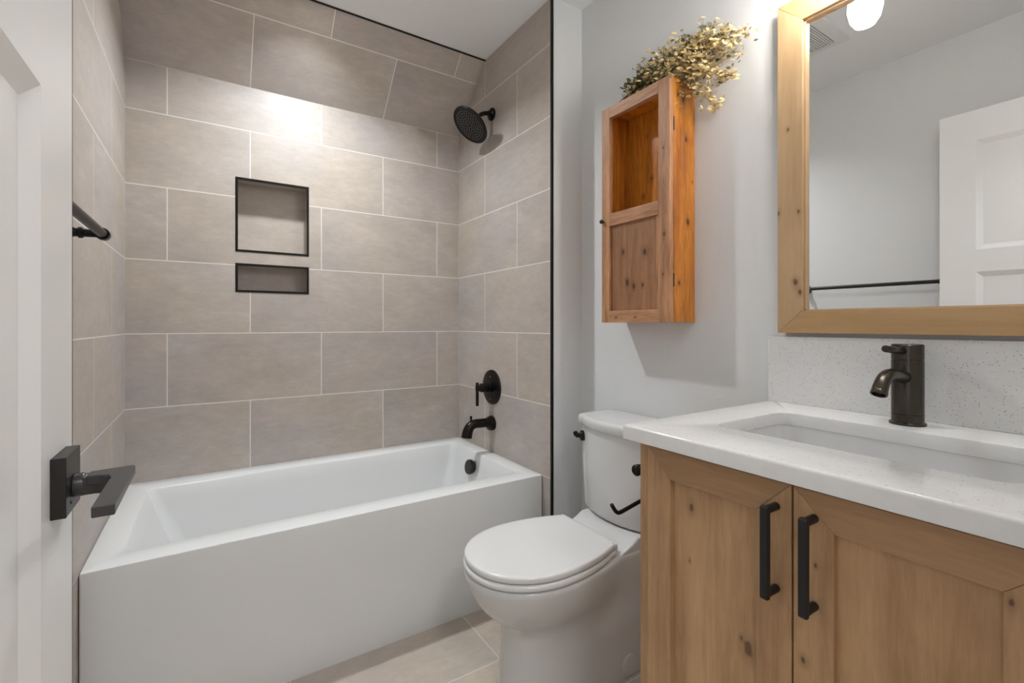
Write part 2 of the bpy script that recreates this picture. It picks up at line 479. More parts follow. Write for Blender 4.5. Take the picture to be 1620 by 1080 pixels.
# floor and ceiling
bm = bm_new(); box(bm, -0.1, XR + 0.1, YF - 0.13, 0.16, -0.1, 0)
bm.normal_update(); set_uv(bm, lambda co, n: (co.x - 1.108 + TW * 8, co.y + 1.085 + TH * 10 - TH))
structure('floor', bm, M['tile_floor'])
bm = bm_new(); box(bm, -0.1, XR + 0.1, YF - 0.13, 0.16, ZC, ZC + 0.1)
structure('ceiling', bm, M['ceil'])
# hall outside the doorway: floor, ceiling and far wall
bm = bm_new(); box(bm, -1.4, 2.6, -4.4, YF - 0.13, -0.1, -0.002)
structure('floor_hall', bm, M['alder_h'])
bm = bm_new(); box(bm, -1.4, 2.6, -4.5, YF - 0.13, ZC, ZC + 0.1)
structure('ceiling_hall', bm, M['ceil'])
bm = bm_new(); box(bm, -1.4, 2.6, -4.5, -4.4, 0, ZC)
structure('wall_hall', bm, M['wall'])
# baseboards
bm = bm_new(); box(bm, XR - 0.013, XR, -1.70, YT, 0, 0.09); structure('baseboard_right', bm, M['trim'], bevel=0.003)
bm = bm_new(); box(bm, XL, XL + 0.013, YF, YT - 0.012, 0, 0.09); structure('baseboard_left', bm, M['trim'], bevel=0.003)

# ------------------------------------------------------------------ DOOR
DXF, DXB = 0.149, 0.114
DY0, DY1 = -2.398, -1.682
dr = thing('door_1', None, None, (0.13, DY0, 0.012), structure=True)
def door_leaf():
    bm = bm_new()
    st = 0.122
    ys = [DY0, DY0 + st, DY1 - st, DY1]
    zz = [0.014, 0.25, 1.3585, 1.456, 1.939, 2.073]
    for X, sgn in ((DXF, 1), (DXB, -1)):
        VV = {}
        for i, y in enumerate(ys):
            for k, z in enumerate(zz): VV[i, k] = bm.verts.new((X, y, z))
        for i in range(3):
            for k in range(5):
                if i == 1 and k in (1, 3):
                    a = [VV[1, k], VV[2, k], VV[2, k + 1], VV[1, k + 1]]
                    ins = [(1, 1), (-1, 1), (-1, -1), (1, -1)]
                    b = [bm.verts.new((X - sgn * 0.0105, q.co.y + 0.0215 * s[0], q.co.z + 0.0215 * s[1])) for q, s in zip(a, ins)]
                    for j in range(4): bm.faces.new((a[j], a[(j + 1) % 4], b[(j + 1) % 4], b[j]))
                    bm.faces.new(b)
                else: bm.faces.new((VV[i, k], VV[i + 1, k], VV[i + 1, k + 1], VV[i, k + 1]))
    z0, z1 = zz[0], zz[-1]
    for quad in (((DY0, z0), (DY1, z0)), ((DY1, z0), (DY1, z1)), ((DY1, z1), (DY0, z1)), ((DY0, z1), (DY0, z0))):
        (ya, za), (yb, zb) = quad
        bm.faces.new([bm.verts.new(p) for p in ((DXB, ya, za), (DXF, ya, za), (DXF, yb, zb), (DXB, yb, zb))])
    bmesh.ops.remove_doubles(bm, verts=bm.verts, dist=1e-5)
    bmesh.ops.recalc_face_normals(bm, faces=bm.faces)
    return bm
build('door_leaf', door_leaf(), M['door'], dr)
HY, HZ = -1.743, 0.957
bm = bm_new(); h = 0.0315
box(bm, DXF, DXF + 0.0125, HY - h, HY + h, HZ - h, HZ + h)
hd = build('door_handle', bm, M['bronze_soft'], dr, bevel=0.0008)
hd['label'] = 'dark bronze lever handle on a square plate'
bm = bm_new()
XP = DXF + 0.0125
lathe(bm, (XP, HY, HZ - 0.006), (1, 0, 0), [(0.0125, 0), (0.0125, 0.009), (0.0105, 0.011), (0.0100, 0.022)], 24)
# neck turning into the flat blade
prism(bm, [(XP + 0.012, HY + 0.011), (XP + 0.026, HY + 0.013), (XP + 0.050, HY + 0.016), (XP + 0.0515, HY + 0.012), (XP + 0.0515, HY - 0.128), (XP + 0.0345, HY - 0.128),
           (XP + 0.0345, HY - 0.026), (XP + 0.031, HY - 0.015), (XP + 0.020, HY - 0.0115), (XP + 0.012, HY - 0.011)], 'z', HZ - 0.006, HZ + 0.0045)
prism(bm, [(XP + 0.008, HY + 0.010), (XP + 0.036, HY + 0.012), (XP + 0.036, HY - 0.020), (XP + 0.020, HY - 0.0105), (XP + 0.008, HY - 0.0105)], 'z', HZ - 0.016, HZ + 0.0035)
build('lever', bm, M['bronze_grey'], hd, bevel=0.0012)
bm = bm_new(); lathe(bm, (XP, HY - 0.012, HZ - 0.021), (1, 0, 0), [(0.0018, 0), (0.0018, 0.0006)], 12)
build('set_screw', bm, M['dark'], hd)
bm = bm_new(); box(bm, DXF - 0.026, DXF - 0.009, DY1, DY1 + 0.0015, HZ - 0.028, HZ + 0.028)
box(bm, DXF - 0.022, DXF - 0.013, DY1, DY1 + 0.008, HZ - 0.010, HZ + 0.010)
build('latch', bm, M['bronze'], dr)
for zc in (0.25, 1.05, 1.85):
    bm = bm_new(); tube(bm, [(DXB - 0.006, DY0 - 0.002, zc - 0.045), (DXB - 0.006, DY0 - 0.002, zc + 0.045)], 0.006, 12)
    build('hinge', bm, M['bronze'], dr, smooth=False)

# ------------------------------------------------------------------ TOWEL BAR (left wall)
tb = thing('towel_bar', 'dark bronze round towel bar fixed to the left wall behind the open door', 'towel bar', (XL, -1.35, 1.331))
BX, BZ, BYA, BYB = 0.083, 1.331, -1.036, -1.675
bm = bm_new(); tube(bm, [(BX, BYB, BZ), (BX, BYA - 0.002, BZ)], 0.0095, 20); build('rod', bm, M['bronze_soft'], tb, auto=0.6)
for y in (BYA, BYB):
    bm = bm_new()
    lathe(bm, (XL, y, BZ), (1, 0, 0), [(0.029, 0), (0.029, 0.006), (0.024, 0.013), (0.014, 0.024), (0.0095, 0.036), (0.0095, 0.040), (0.0125, 0.042), (0.0125, 0.048), (0.009, 0.051), (0.008, 0.078)], 28)
    tube(bm, [(BX, y - 0.012, BZ), (BX, y - 0.010, BZ), (BX, y + 0.010, BZ), (BX, y + 0.013, BZ)], [0.0115, 0.0135, 0.0135, 0.0115], 24)
    build('post', bm, M['bronze'], tb, auto=0.7)

# ------------------------------------------------------------------ BATHTUB
tub = thing('bathtub', 'white alcove bathtub with a flat straight front apron below the tiled walls', 'bathtub', (W / 2, -0.4, 0.0))
TZ = 0.4815; TY = -0.8082; g = 0.0015
bm = bm_new()
n = 8
def lerp_r(a, b, s, zz=None):
    return [tuple(pa[i] * (1 - s) + pb[i] * s for i in range(3)) for pa, pb in zip(a, b)]
outer = lambda d, z: rrect(g + d, W - g - d, TY + d, -g - d, 0.006, z, n)
rings = [outer(0.0, 0.0), outer(0.0, TZ - 0.006), outer(0.0015, TZ - 0.002), outer(0.006, TZ)]
top = rrect(0.080, 1.415, -0.714, -0.106, 0.030, TZ, n)
bot = rrect(0.215, 1.350, -0.640, -0.140, 0.075, 0.115, n)
flo = rrect(0.290, 1.310, -0.600, -0.185, 0.075, 0.090, n)
rings.append(rrect(0.074, 1.421, -0.720, -0.100, 0.034, TZ, n))
rings.append(rrect(0.079, 1.416, -0.715, -0.105, 0.031, TZ - 0.002, n))
rings.append(rrect(0.083, 1.412, -0.711, -0.108, 0.029, TZ - 0.008, n))
top = rings[-1]
for s in (0.15, 0.5, 0.85, 1.0): rings.append(lerp_r(top, bot, s))
rings.append(lerp_r(bot, flo, 0.4)); rings[-1] = [(p[0], p[1], 0.100) for p in rings[-1]]
rings.append(flo)
rings.append([( 0.8 + (p[0] - 0.8) * 0.3, -0.39 + (p[1] + 0.39) * 0.3, 0.086) for p in flo])
loft(bm, rings, True, True)
build('shell', bm, M['tub'], tub, auto=0.45)
bm = bm_new()
OV = (1.398, -0.345, 0.411)
od = Vector((-1, 0, 0.17)).normalized()
lathe(bm, OV, od, [(0.030, 0.0), (0.030, 0.007), (0.0345, 0.009), (0.036, 0.012), (0.036, 0.025), (0.034, 0.028), (0.001, 0.028)], 36)
build('overflow_cover', bm, M['bronze_soft'], tub, auto=0.6)
bm = bm_new(); lathe(bm, (1.18, -0.39, 0.0905), (0, 0, 1), [(0.035, 0), (0.035, 0.004), (0.030, 0.006), (0.030, 0.012), (0.001, 0.014)], 32)
build('drain', bm, M['bronze_soft'], tub, auto=0.6)

# ------------------------------------------------------------------ TUB / SHOWER FITTINGS (right alcove wall)
SY = -0.382
sh = thing('rain_shower', 'round dark bronze rain shower head on a short curved arm', 'shower head', (W, SY, 2.190))
bm = bm_new()
lathe(bm, (W, SY, 2.190), (-1, 0, 0), [(0.030, 0), (0.032, 0.004), (0.031, 0.010), (0.022, 0.017), (0.0125, 0.020), (0.012, 0.030)], 36)
build('flange', bm, M['bronze'], sh, auto=0.7)
nv = Vector((-0.667, -0.013, -0.745)).normalized()
fc = Vector((1.361, SY, 2.104))            # centre of the spray face
jn = fc - nv * 0.052
bm = bm_new()
path = bez((W - 0.015, SY, 2.190), (W - 0.062, SY, 2.190), jn - nv * 0.028, jn + nv * 0.006, 14)
tube(bm, path, 0.0108, 18)
lathe(bm, jn, nv, [(0.013, -0.012), (0.0155, -0.008), (0.0155, 0.004), (0.012, 0.008)], 20)
build('arm', bm, M['bronze'], sh, auto=0.6)
bm = bm_new()
R_ = 0.100
prof = [(0.012, -0.050), (0.017, -0.046), (0.020, -0.036), (0.030, -0.029), (0.055, -0.023), (0.080, -0.018), (0.095, -0.013), (R_, -0.007), (R_, -0.002), (0.098, 0.0005), (0.090, 0.0), (0.087, -0.0025), (0.001, -0.0025)]
lathe(bm, fc, nv, prof, 56)
hdisc = build('spray_disc', bm, M['bronze'], sh, auto=0.6)
bm = bm_new()
d_, u_, v_ = frame_of(nv)
cnt = [(0.012, 6), (0.025, 12), (0.038, 18), (0.051, 24), (0.064, 30), (0.077, 36)]
for rr, k in cnt:
    for i in range(k):
        a = 2 * PI * (i + 0.5 * (k // 6 % 2)) / k
        p = fc + (u_ * math.cos(a) + v_ * math.sin(a)) * rr - nv * 0.0028
        lathe(bm, p, nv, [(0.0023, 0), (0.0019, 0.0035), (0.0008, 0.0042)], 7)
nz = build('nozzles', bm, M['nozzle'], hdisc); nz['kind'] = 'stuff'; nz['label'] = 'rings of small grey rubber nozzles'

vv = thing('shower_valve', 'dark bronze round valve plate with a lever handle above the tub spout', 'valve', (W, -0.380, 0.810))
bm = bm_new()
lathe(bm, (W, -0.380, 0.810), (-1, 0, 0), [(0.0875, 0), (0.0875, 0.003), (0.085, 0.0075), (0.078, 0.010), (0.030, 0.012)], 56)
build('plate', bm, M['bronze'], vv, auto=0.6)
bm = bm_new()
lathe(bm, (W - 0.011, -0.380, 0.810), (-1, 0, 0), [(0.027, 0), (0.027, 0.012), (0.024, 0.014), (0.024, 0.034), (0.0205, 0.036), (0.0205, 0.040), (0.0225, 0.042), (0.0225, 0.055), (0.018, 0.058), (0.0165, 0.078), (0.013, 0.080)], 36)
build('hub', bm, M['bronze'], vv, auto=0.6)
bm = bm_new(); tube(bm, [(1.4045, -0.380, 0.838), (1.4045, -0.380, 0.836), (1.4045, -0.380, 0.724), (1.4045, -0.380, 0.722)], [0.0065, 0.0078, 0.0078, 0.0065], 20)
build('handle', bm, M['bronze'], vv, auto=0.6)
for dz in (0.052, -0.060):
    bm = bm_new(); lathe(bm, (W - 0.0098, -0.380, 0.810 + dz), (-1, 0, 0), [(0.0045, 0), (0.0045, 0.002), (0.003, 0.003)], 14); build('screw', bm, M['nozzle'], vv)

sp = thing('tub_spout', 'dark bronze curved tub spout with a small diverter pin over the tub', 'spout', (W, SY, 0.628))
bm = bm_new()
lathe(bm, (W, SY, 0.628), (-1, 0, 0), [(0.037, 0), (0.038, 0.004), (0.037, 0.010), (0.031, 0.013), (0.031, 0.016), (0.034, 0.018), (0.033, 0.024), (0.026, 0.028)], 40)
build('flange', bm, M['bronze'], sp, auto=0.6)
bm = bm_new()
path = [(W - 0.02, SY, 0.632), (W - 0.05, SY, 0.634)] + bez((W - 0.07, SY, 0.634), (W - 0.125, SY, 0.640), (W - 0.140, SY, 0.622), (W - 0.146, SY, 0.572), 12)
tube(bm, path, [0.024, 0.0225, 0.0225, 0.0225, 0.0225, 0.0228, 0.023, 0.0235, 0.024, 0.0245, 0.025, 0.0255, 0.026, 0.0265, 0.027], 28)
build('body', bm, M['bronze'], sp, auto=0.7)
bm = bm_new(); lathe(bm, (W - 0.122, SY, 0.648), (0, 0, 1), [(0.005, 0), (0.0045, 0.012), (0.0062, 0.014), (0.0062, 0.026), (0.004, 0.028)], 16)
build('diverter_pin', bm, M['bronze'], sp, auto=0.6)

# ------------------------------------------------------------------ TOILET
TC = -1.248
to = thing('toilet', 'white two piece toilet with closed lid and skirted base beside the vanity', 'toilet', (1.28, TC, 0))
def outline(xf, xb, hwF, hwB, xm, xe, z, rb=0.03, N=30):
    """closed outline: front ellipse, then taper to hwB, squared back with rounded corners; symmetric about TC"""
    half = []
    for i in range(N + 1):
        a = (PI / 2) * i / N
        half.append((xm - (xm - xf) * math.cos(a), hwF * math.sin(a) ** 0.92))
    K = 10
    for i in range(1, K + 1):
        s = i / K; sm = s ** 2.1
        half.append((xm + (xe - xm) * s, hwF + (hwB - hwF) * sm))
    for i in range(1, 4): half.append((xe + (xb - rb - xe) * i / 3, hwB))
    for i in range(1, 7):
        a = (PI / 2) * i / 6
        half.append((xb - rb + rb * math.sin(a), hwB - rb + rb * math.cos(a)))
    pts = [(x, TC + y, z) for x, y in half] + [(x, TC - y, z) for x, y in half[::-1][:-1]]
    return pts[:-1] if (Vector(pts[0]) - Vector(pts[-1])).length < 1e-6 else pts
XB = 1.628
L_ = [  # z, xf, hwF, hwB, xm
    (0.000, 1.018, 0.118, 0.128, 1.16), (0.012, 1.014, 0.121, 0.130, 1.16), (0.05, 1.020, 0.116, 0.127, 1.16), (0.15, 1.030, 0.110, 0.124, 1.16), (0.21, 1.030, 0.110, 0.124, 1.16),
    (0.235, 1.022, 0.114, 0.124, 1.155), (0.255, 1.002, 0.125, 0.125, 1.15), (0.275, 0.976, 0.140, 0.126, 1.145), (0.30, 0.950, 0.156, 0.130, 1.14),
    (0.33, 0.930, 0.169, 0.134, 1.135), (0.36, 0.918, 0.178, 0.138, 1.13), (0.385, 0.911, 0.183, 0.141, 1.125), (0.395, 0.910, 0.184, 0.141, 1.125), (0.402, 0.913, 0.181, 0.138, 1.125), (0.4045, 0.920, 0.175, 0.132, 1.125)]
bm = bm_new()
loft(bm, [outline(a[1], XB, a[2], a[3], a[4], 1.37, a[0]) for a in L_])
build('bowl', bm, M['china'], to, auto=0.9)
# rear deck the tank sits on
bm = bm_new()
prism(bm, [(1.352, 0.385), (1.352, 0.399), (1.372, 0.407), (1.420, 0.426), (1.446, 0.4405), (XB - 0.003, 0.4405), (XB - 0.003, 0.385)], 'y', TC - 0.1385, TC + 0.1385)
build('deck', bm, M['china'], to, bevel=0.010, bseg=4)
# seat and lid
def slab(x0, xb, hw, hb, xm, z0, z1, e=0.006, dome=0.0):
    bm = bm_new()
    f = lambda d, z: outline(x0 + d, xb - d, hw - d, hb - d, xm, xb - 0.02, z, 0.010)
    R = [f(e * 0.8, z0), f(e * 0.2, z0 + e * 0.4), f(0, z0 + e), f(0, z1 - e), f(e * 0.3, z1 - e * 0.3), f(e, z1)]
    if dome: R += [f(0.02, z1 + dome * 0.5), f(0.06, z1 + dome)]
    loft(bm, R); return bm
build('seat', slab(0.9085, 1.352, 0.1855, 0.140, 1.122, 0.4065, 0.4250, 0.007), M['seat'], to, auto=0.9)
build('lid', slab(0.9120, 1.358, 0.1815, 0.137, 1.122, 0.4270, 0.4465, 0.006, 0.0015), M['seat'], to, auto=0.9)
for s in (-1, 1):
    bm = bm_new(); box(bm, 1.338, 1.372, TC + s * 0.100 - 0.022, TC + s * 0.100 + 0.022, 0.4046, 0.428); build('hinge', bm, M['seat'], to, bevel=0.005, bseg=3)
# tank
def tank_ring(hw, xf_mid, xf_end, xb, z, r=0.028):
    pts = []
    N = 14
    for i in range(N + 1):               # bowed front from +y to -y
        s = -1 + 2 * i / N
        y = -s * (hw - r)
        pts.append((xf_mid + (xf_end - xf_mid) * (abs(s) ** 2.2), TC + y, z))
    def corner(cx, cy, a0, a1):
        for i in range(1, 7):
            a = math.radians(a0 + (a1 - a0) * i / 6); pts.append((cx + r * math.cos(a), cy + r * math.sin(a), z))
    corner(xf_end + r * 1.0, TC - hw + r, 180, 270)
    rb = r * 0.6
    for i in range(7):
        a = math.radians(270 + 90 * i / 6); pts.append((xb - rb + rb * math.cos(a), TC - hw + rb + rb * math.sin(a), z))
    for i in range(7):
        a = math.radians(0 + 90 * i / 6); pts.append((xb - rb + rb * math.cos(a), TC + hw - rb + rb * math.sin(a), z))
    for i in range(6):
        a = math.radians(90 + 90 * i / 6); pts.append((xf_end + r + r * math.cos(a), TC + hw - r + r * math.sin(a), z))
    return pts
bm = bm_new()
loft(bm, [tank_ring(0.158, 1.452, 1.486, 1.630, 0.4435), tank_ring(0.166, 1.442, 1.476, 1.634, 0.449), tank_ring(0.168, 1.440, 1.474, 1.636, 0.46),
          tank_ring(0.176, 1.434, 1.472, 1.638, 0.60), tank_ring(0.1805, 1.430, 1.470, 1.640, 0.755)])
tk = build('tank', bm, M['china'], to, auto=0.9)
bm = bm_new()
loft(bm, [tank_ring(0.184, 1.425, 1.466, 1.644, 0.7515), tank_ring(0.189, 1.420, 1.461, 1.646, 0.756), tank_ring(0.190, 1.419, 1.460, 1.646, 0.776),
          tank_ring(0.188, 1.421, 1.462, 1.645, 0.7845), tank_ring(0.182, 1.427, 1.468, 1.641, 0.7885), tank_ring(0.170, 1.440, 1.480, 1.632, 0.7895)])
build('tank_lid', bm, M['china'], to, auto=0.9)
bm = bm_new()
lathe(bm, (1.478, TC + 0.152, 0.708), (-0.75, 0.66, 0), [(0.0195, 0), (0.0195, 0.014), (0.017, 0.019), (0.010, 0.021), (0.009, 0.027)], 28)
tube(bm, [(1.460, TC + 0.168, 0.708), (1.457, TC + 0.173, 0.707), (1.456, TC + 0.182, 0.712), (1.455, TC + 0.186, 0.720)], [0.008, 0.0095, 0.010, 0.007], 16)
build('flush_lever', bm, M['bronze'], to, auto=0.7)
bm = bm_new(); lathe(bm, (1.418, TC - 0.1235, 0.040), (0, -1, 0), [(0.034, 0), (0.034, 0.0075), (0.0325, 0.0095), (0.001, 0.0105)], 36)
build('bolt_cover', bm, M['china'], to, auto=0.6)

# ------------------------------------------------------------------ VANITY CABINET
va = thing('vanity_cabinet', 'light brown wooden vanity cabinet with two framed doors and black bar pulls', 'vanity', (1.36, -2.04, 0))
CX0, CX1, CY1, CY0, CZT = 1.087, XR - 0.002, -1.716, -2.374, 0.8780
bm = bm_new()
pt = 0.018
box(bm, CX0, CX1, CY1 - pt, CY1, 0.0, CZT)      # side by the toilet
box(bm, CX0, CX1, CY0, CY0 + pt, 0.0, CZT)      # far side
box(bm, CX0 + 0.06, CX1, CY0 + pt, CY1 - pt, 0.09, 0.108)   # bottom
box(bm, CX0 + 0.06, CX0 + 0.075, CY0 + pt, CY1 - pt, 0.0, 0.09)   # toe kick
build('carcass', bm, M['alder_side'], va)
for ya, yb in ((CY1 - 0.040, CY1), (CY0, CY0 + 0.040)):
    bm = bm_new(); box(bm, CX0 - 0.0005, CX0 + 0.018, ya, yb, 0.09, CZT); build('frame_stile', bm, M['alder_side'], va)
for za, zb in ((CZT - 0.035, CZT), (0.09, 0.125)):
    bm = bm_new(); box(bm, CX0 - 0.0003, CX0 + 0.018, CY0 + 0.040, CY1 - 0.040, za, zb); build('frame_rail', bm, M['alder_h'], va)
DFX, DBX = 1.0665, 1.0838
def vdoor(y1, y0):
    """y1 is the edge nearer the toilet"""
    z0, z1, st = 0.105, 0.8705, 0.0575
    bm = bm_new()
    def mit(p, mi):
        prism(bm, p, 'x', DFX, DBX, mi)
    iy0, iy1, iz0, iz1 = y0 + st, y1 - st, z0 + st, z1 - st
    mit([(y0, z0), (iy0, iz0), (iy0, iz1), (y0, z1)], 0)
    mit([(y1, z0), (y1, z1), (iy1, iz1), (iy1, iz0)], 0)
    mit([(y0, z1), (iy0, iz1), (iy1, iz1), (y1, z1)], 1)
    mit([(y0, z0), (y1, z0), (iy1, iz0), (iy0, iz0)], 1)
    d = build('cabinet_door', bm, [M['alder_v'], M['alder_h']], va, bevel=0.0012, bseg=2)
    bm = bm_new(); box(bm, DFX + 0.0110, DFX + 0.017, iy0 - 0.004, iy1 + 0.004, iz0 - 0.004, iz1 + 0.004)
    build('panel', bm, M['alder_panel'], d)
    return d
d1 = vdoor(-1.7535, -2.0455)
d2 = vdoor(-2.0485, -2.3405)
def pull(d, y):
    bm = bm_new()
    x = 1.033; z0, z1 = 0.6955, 0.8295
    # flat bar: flattened tube with rounded ends, two round posts
    hw = 0.0062
    prism(bm, [(x - 0.004, z1 + 0.0075), (x - 0.006, z1 + 0.005), (x - 0.006, z0 - 0.005), (x - 0.004, z0 - 0.0075), (x + 0.004, z0 - 0.0075), (x + 0.005, z0), (x + 0.005, z1), (x + 0.004, z1 + 0.0075)], 'y', y - hw, y + hw)
    for z in (z0, z1): tube(bm, [(x + 0.002, y, z), (DFX, y, z)], 0.0066, 18)
    p = build('handle', bm, M['black'], d, bevel=0.0014)
    return p
pull(d1, -2.022); pull(d2, -2.080)

# countertop with the cut-out
ct = thing('countertop', 'white speckled quartz countertop with undermount sink cutout on the wooden vanity', 'countertop', (1.35, -2.04, CZT))
ZT = 0.9092; KX0, KY1, KY0 = 1.0445, -1.7025, -2.3775
SX0, SX1, SY0, SY1 = 1.206, 1.492, -2.272, -1.812
bm = bm_new(); n = 8
O = lambda d, z: rrect(KX0 + d, XR - 0.0005 - d * 0, KY0 + d, KY1 - d, 0.003, z, n)
I = lambda d, z: rrect(SX0 - d, SX1 + d, SY0 - d, SY1 + d, 0.034 + d, z, n)
rings = [I(0, CZT + 0.0005), O(0, CZT + 0.0005), O(0, ZT - 0.006), O(0.0005, ZT - 0.0035), O(0.0018, ZT - 0.0018), O(0.0035, ZT - 0.0005), O(0.006, ZT), I(0.005, ZT), I(0.0015, ZT - 0.0015), I(0, ZT - 0.005), I(0, CZT + 0.0005)]
loft(bm, rings, False, False); bmesh.ops.remove_doubles(bm, verts=bm.verts, dist=1e-6)
build('slab', bm, M['quartz'], ct, auto=0.5)
bm = bm_new(); box(bm, XR - 0.0205, XR - 0.0005, -2.3775, -1.7005, ZT, 1.0935)
bs = build('backsplash', bm, M['quartz'], None, bevel=0.0015, origin=(XR, -2.039, ZT), label='long low white speckled quartz backsplash under the framed mirror', cat='backsplash')
# basin
sk = thing('sink', 'white rectangular undermount sink set below the quartz countertop', 'sink', (1.35, -2.04, 0.75))
bm = bm_new()
q = lambda d, z, r: rrect(SX0 + d, SX1 - d, SY0 + d, SY1 - d, r, z, n)
rings = [q(-0.02, CZT - 0.009, 0.05), q(-0.02, CZT, 0.05), q(-0.001, CZT, 0.035), q(0.000, CZT - 0.006, 0.036), q(0.006, CZT - 0.05, 0.04), q(0.016, CZT - 0.10, 0.045), q(0.040, CZT - 0.125, 0.05), q(0.09, CZT - 0.134, 0.03)]
loft(bm, rings, False, True)
rings = [q(-0.02, CZT - 0.009, 0.05), q(-0.008, CZT - 0.012, 0.045), q(-0.004, CZT - 0.06, 0.045), q(0.006, CZT - 0.11, 0.05), q(0.035, CZT - 0.137, 0.05), q(0.09, CZT - 0.146, 0.03)]
loft(bm, rings, False, True); bmesh.ops.remove_doubles(bm, verts=bm.verts, dist=1e-6)
build('basin', bm, M['china'], sk, auto=0.7)
bm = bm_new(); lathe(bm, (1.35, -2.04, CZT - 0.1340), (0, 0, 1), [(0.031, 0), (0.030, 0.003), (0.022, 0.004), (0.020, 0.007), (0.001, 0.009)], 32)
build('drain', bm, M['bronze'], sk, auto=0.6)

# ------------------------------------------------------------------ FAUCET
FX, FY = 1.567, -2.0405
fa = thing('faucet', 'dark bronze single handle faucet on the quartz countertop', 'faucet', (FX, FY, ZT))
bm = bm_new()
lathe(bm, (FX, FY, ZT), (0, 0, 1), [(0.0325, 0.0), (0.0325, 0.0045), (0.0305, 0.006), (0.0285, 0.007), (0.0285, 0.0225), (0.0278, 0.0232), (0.0285, 0.024), (0.0285, 0.1395), (0.0278, 0.1402), (0.0278, 0.1412), (0.0285, 0.142), (0.0285, 0.172), (0.0265, 0.1745), (0.001, 0.1752)], 48)
build('body', bm, M['bronze_nickel'], fa, auto=0.5)
bm = bm_new()
path = [(FX - 0.020, FY, ZT + 0.103), (FX - 0.034, FY, ZT + 0.106)] + bez((FX - 0.048, FY, ZT + 0.1085), (FX - 0.100, FY, ZT + 0.116), (FX - 0.128, FY, ZT + 0.116), (FX - 0.148, FY, ZT + 0.082), 12)
tube(bm, path, [0.0145, 0.0138] + [0.0133] * 11 + [0.0138, 0.0142], 26)
pe, pd = Vector(path[-1]), (Vector(path[-1]) - Vector(path[-2])).normalized()
lathe(bm, pe, pd, [(0.0130, -0.002), (0.0146, 0.000), (0.0146, 0.006), (0.0115, 0.0065), (0.0105, 0.002), (0.001, 0.002)], 26)
build('spout', bm, M['bronze_nickel'], fa, auto=0.7)
bm = bm_new()
tube(bm, [(FX - 0.020, FY, ZT + 0.159), (FX - 0.070, FY, ZT + 0.1635), (FX - 0.118, FY, ZT + 0.1675), (FX - 0.1205, FY, ZT + 0.1677)], [0.0072, 0.0072, 0.0072, 0.0055], 20)
build('handle', bm, M['bronze_nickel'], fa, auto=0.6)

# ------------------------------------------------------------------ TOILET PAPER HOLDER on the vanity side
tp = thing('toilet_paper_holder', 'black open ended toilet paper holder fixed to the vanity side above the toilet', 'toilet paper holder', (1.160, CY1, 0.778))
bm = bm_new(); lathe(bm, (1.160, CY1 - 0.001, 0.778), (0, 1, 0), [(0.024, 0), (0.024, 0.005), (0.021, 0.009), (0.010, 0.012), (0.009, 0.060)], 28)
build('mount', bm, M['bronze'], tp, auto=0.6)
bm = bm_new(); lathe(bm, (1.190, -1.652, 0.778), (-1, 0, 0), [(0.009, 0), (0.012, 0.002), (0.012, 0.036), (0.0135, 0.037), (0.0135, 0.048), (0.011, 0.0505), (0.009, 0.0495), (0.007, 0.0515), (0.001, 0.0515)], 28)
build('knuckle', bm, M['bronze'], tp, auto=0.6)
bm = bm_new()
tube(bm, bez((1.185, -1.652, 0.776), (1.215, -1.652, 0.735), (1.215, -1.652, 0.708), (1.190, -1.652, 0.707), 8) + [(1.15, -1.652, 0.7005), (1.105, -1.652, 0.692)] + bez((1.090, -1.652, 0.6895), (1.080, -1.652, 0.688), (1.076, -1.650, 0.692), (1.066, -1.648, 0.711), 6), 0.0048, 14)
build('roll_bar', bm, M['bronze'], tp, auto=0.8)

# ------------------------------------------------------------------ MIRROR
mi = thing('wall_mirror', 'large rectangular mirror in a light wooden frame above the backsplash', 'mirror', (XR, -2.04, 1.55))
FY1, FY0, FZ0, FZ1 = -1.7345, -2.3455, 1.1035, 2.008
FF, FB, fwid = 1.6185, XR - 0.001, 0.0655
iy0, iy1, iz0, iz1 = FY0 + fwid, FY1 - fwid, FZ0 + fwid - 0.005, FZ1 - fwid
bm = bm_new()
for p, m_ in (([(FY0, FZ0), (iy0, iz0), (iy0, iz1), (FY0, FZ1)], 0), ([(FY1, FZ0), (FY1, FZ1), (iy1, iz1), (iy1, iz0)], 0),
              ([(FY0, FZ1), (iy0, iz1), (iy1, iz1), (FY1, FZ1)], 1), ([(FY0, FZ0), (FY1, FZ0), (iy1, iz0), (iy0, iz0)], 1)):
    prism(bm, p, 'x', FF, FB, m_)
build('frame', bm, [M['frame_v'], M['frame_h']], mi, bevel=0.0012)
bm = bm_new(); e = 0.004
for (a0, a1, b0, b1) in ((iy0, iy0 + e, iz0, iz1), (iy1 - e, iy1, iz0, iz1), (iy0, iy1, iz0, iz0 + e * 0.6), (iy0, iy1, iz1 - e, iz1)):
    box(bm, FF + 0.009, FF + 0.020, a0, a1, b0, b1)
build('inner_lip', bm, M['frame_v'], mi)
bm = bm_new(); box(bm, 1.6375, 1.6415, iy0 - 0.008, iy1 + 0.008, iz0 - 0.008, iz1 + 0.008)
build('mirror_glass', bm, M['mirror'], mi)

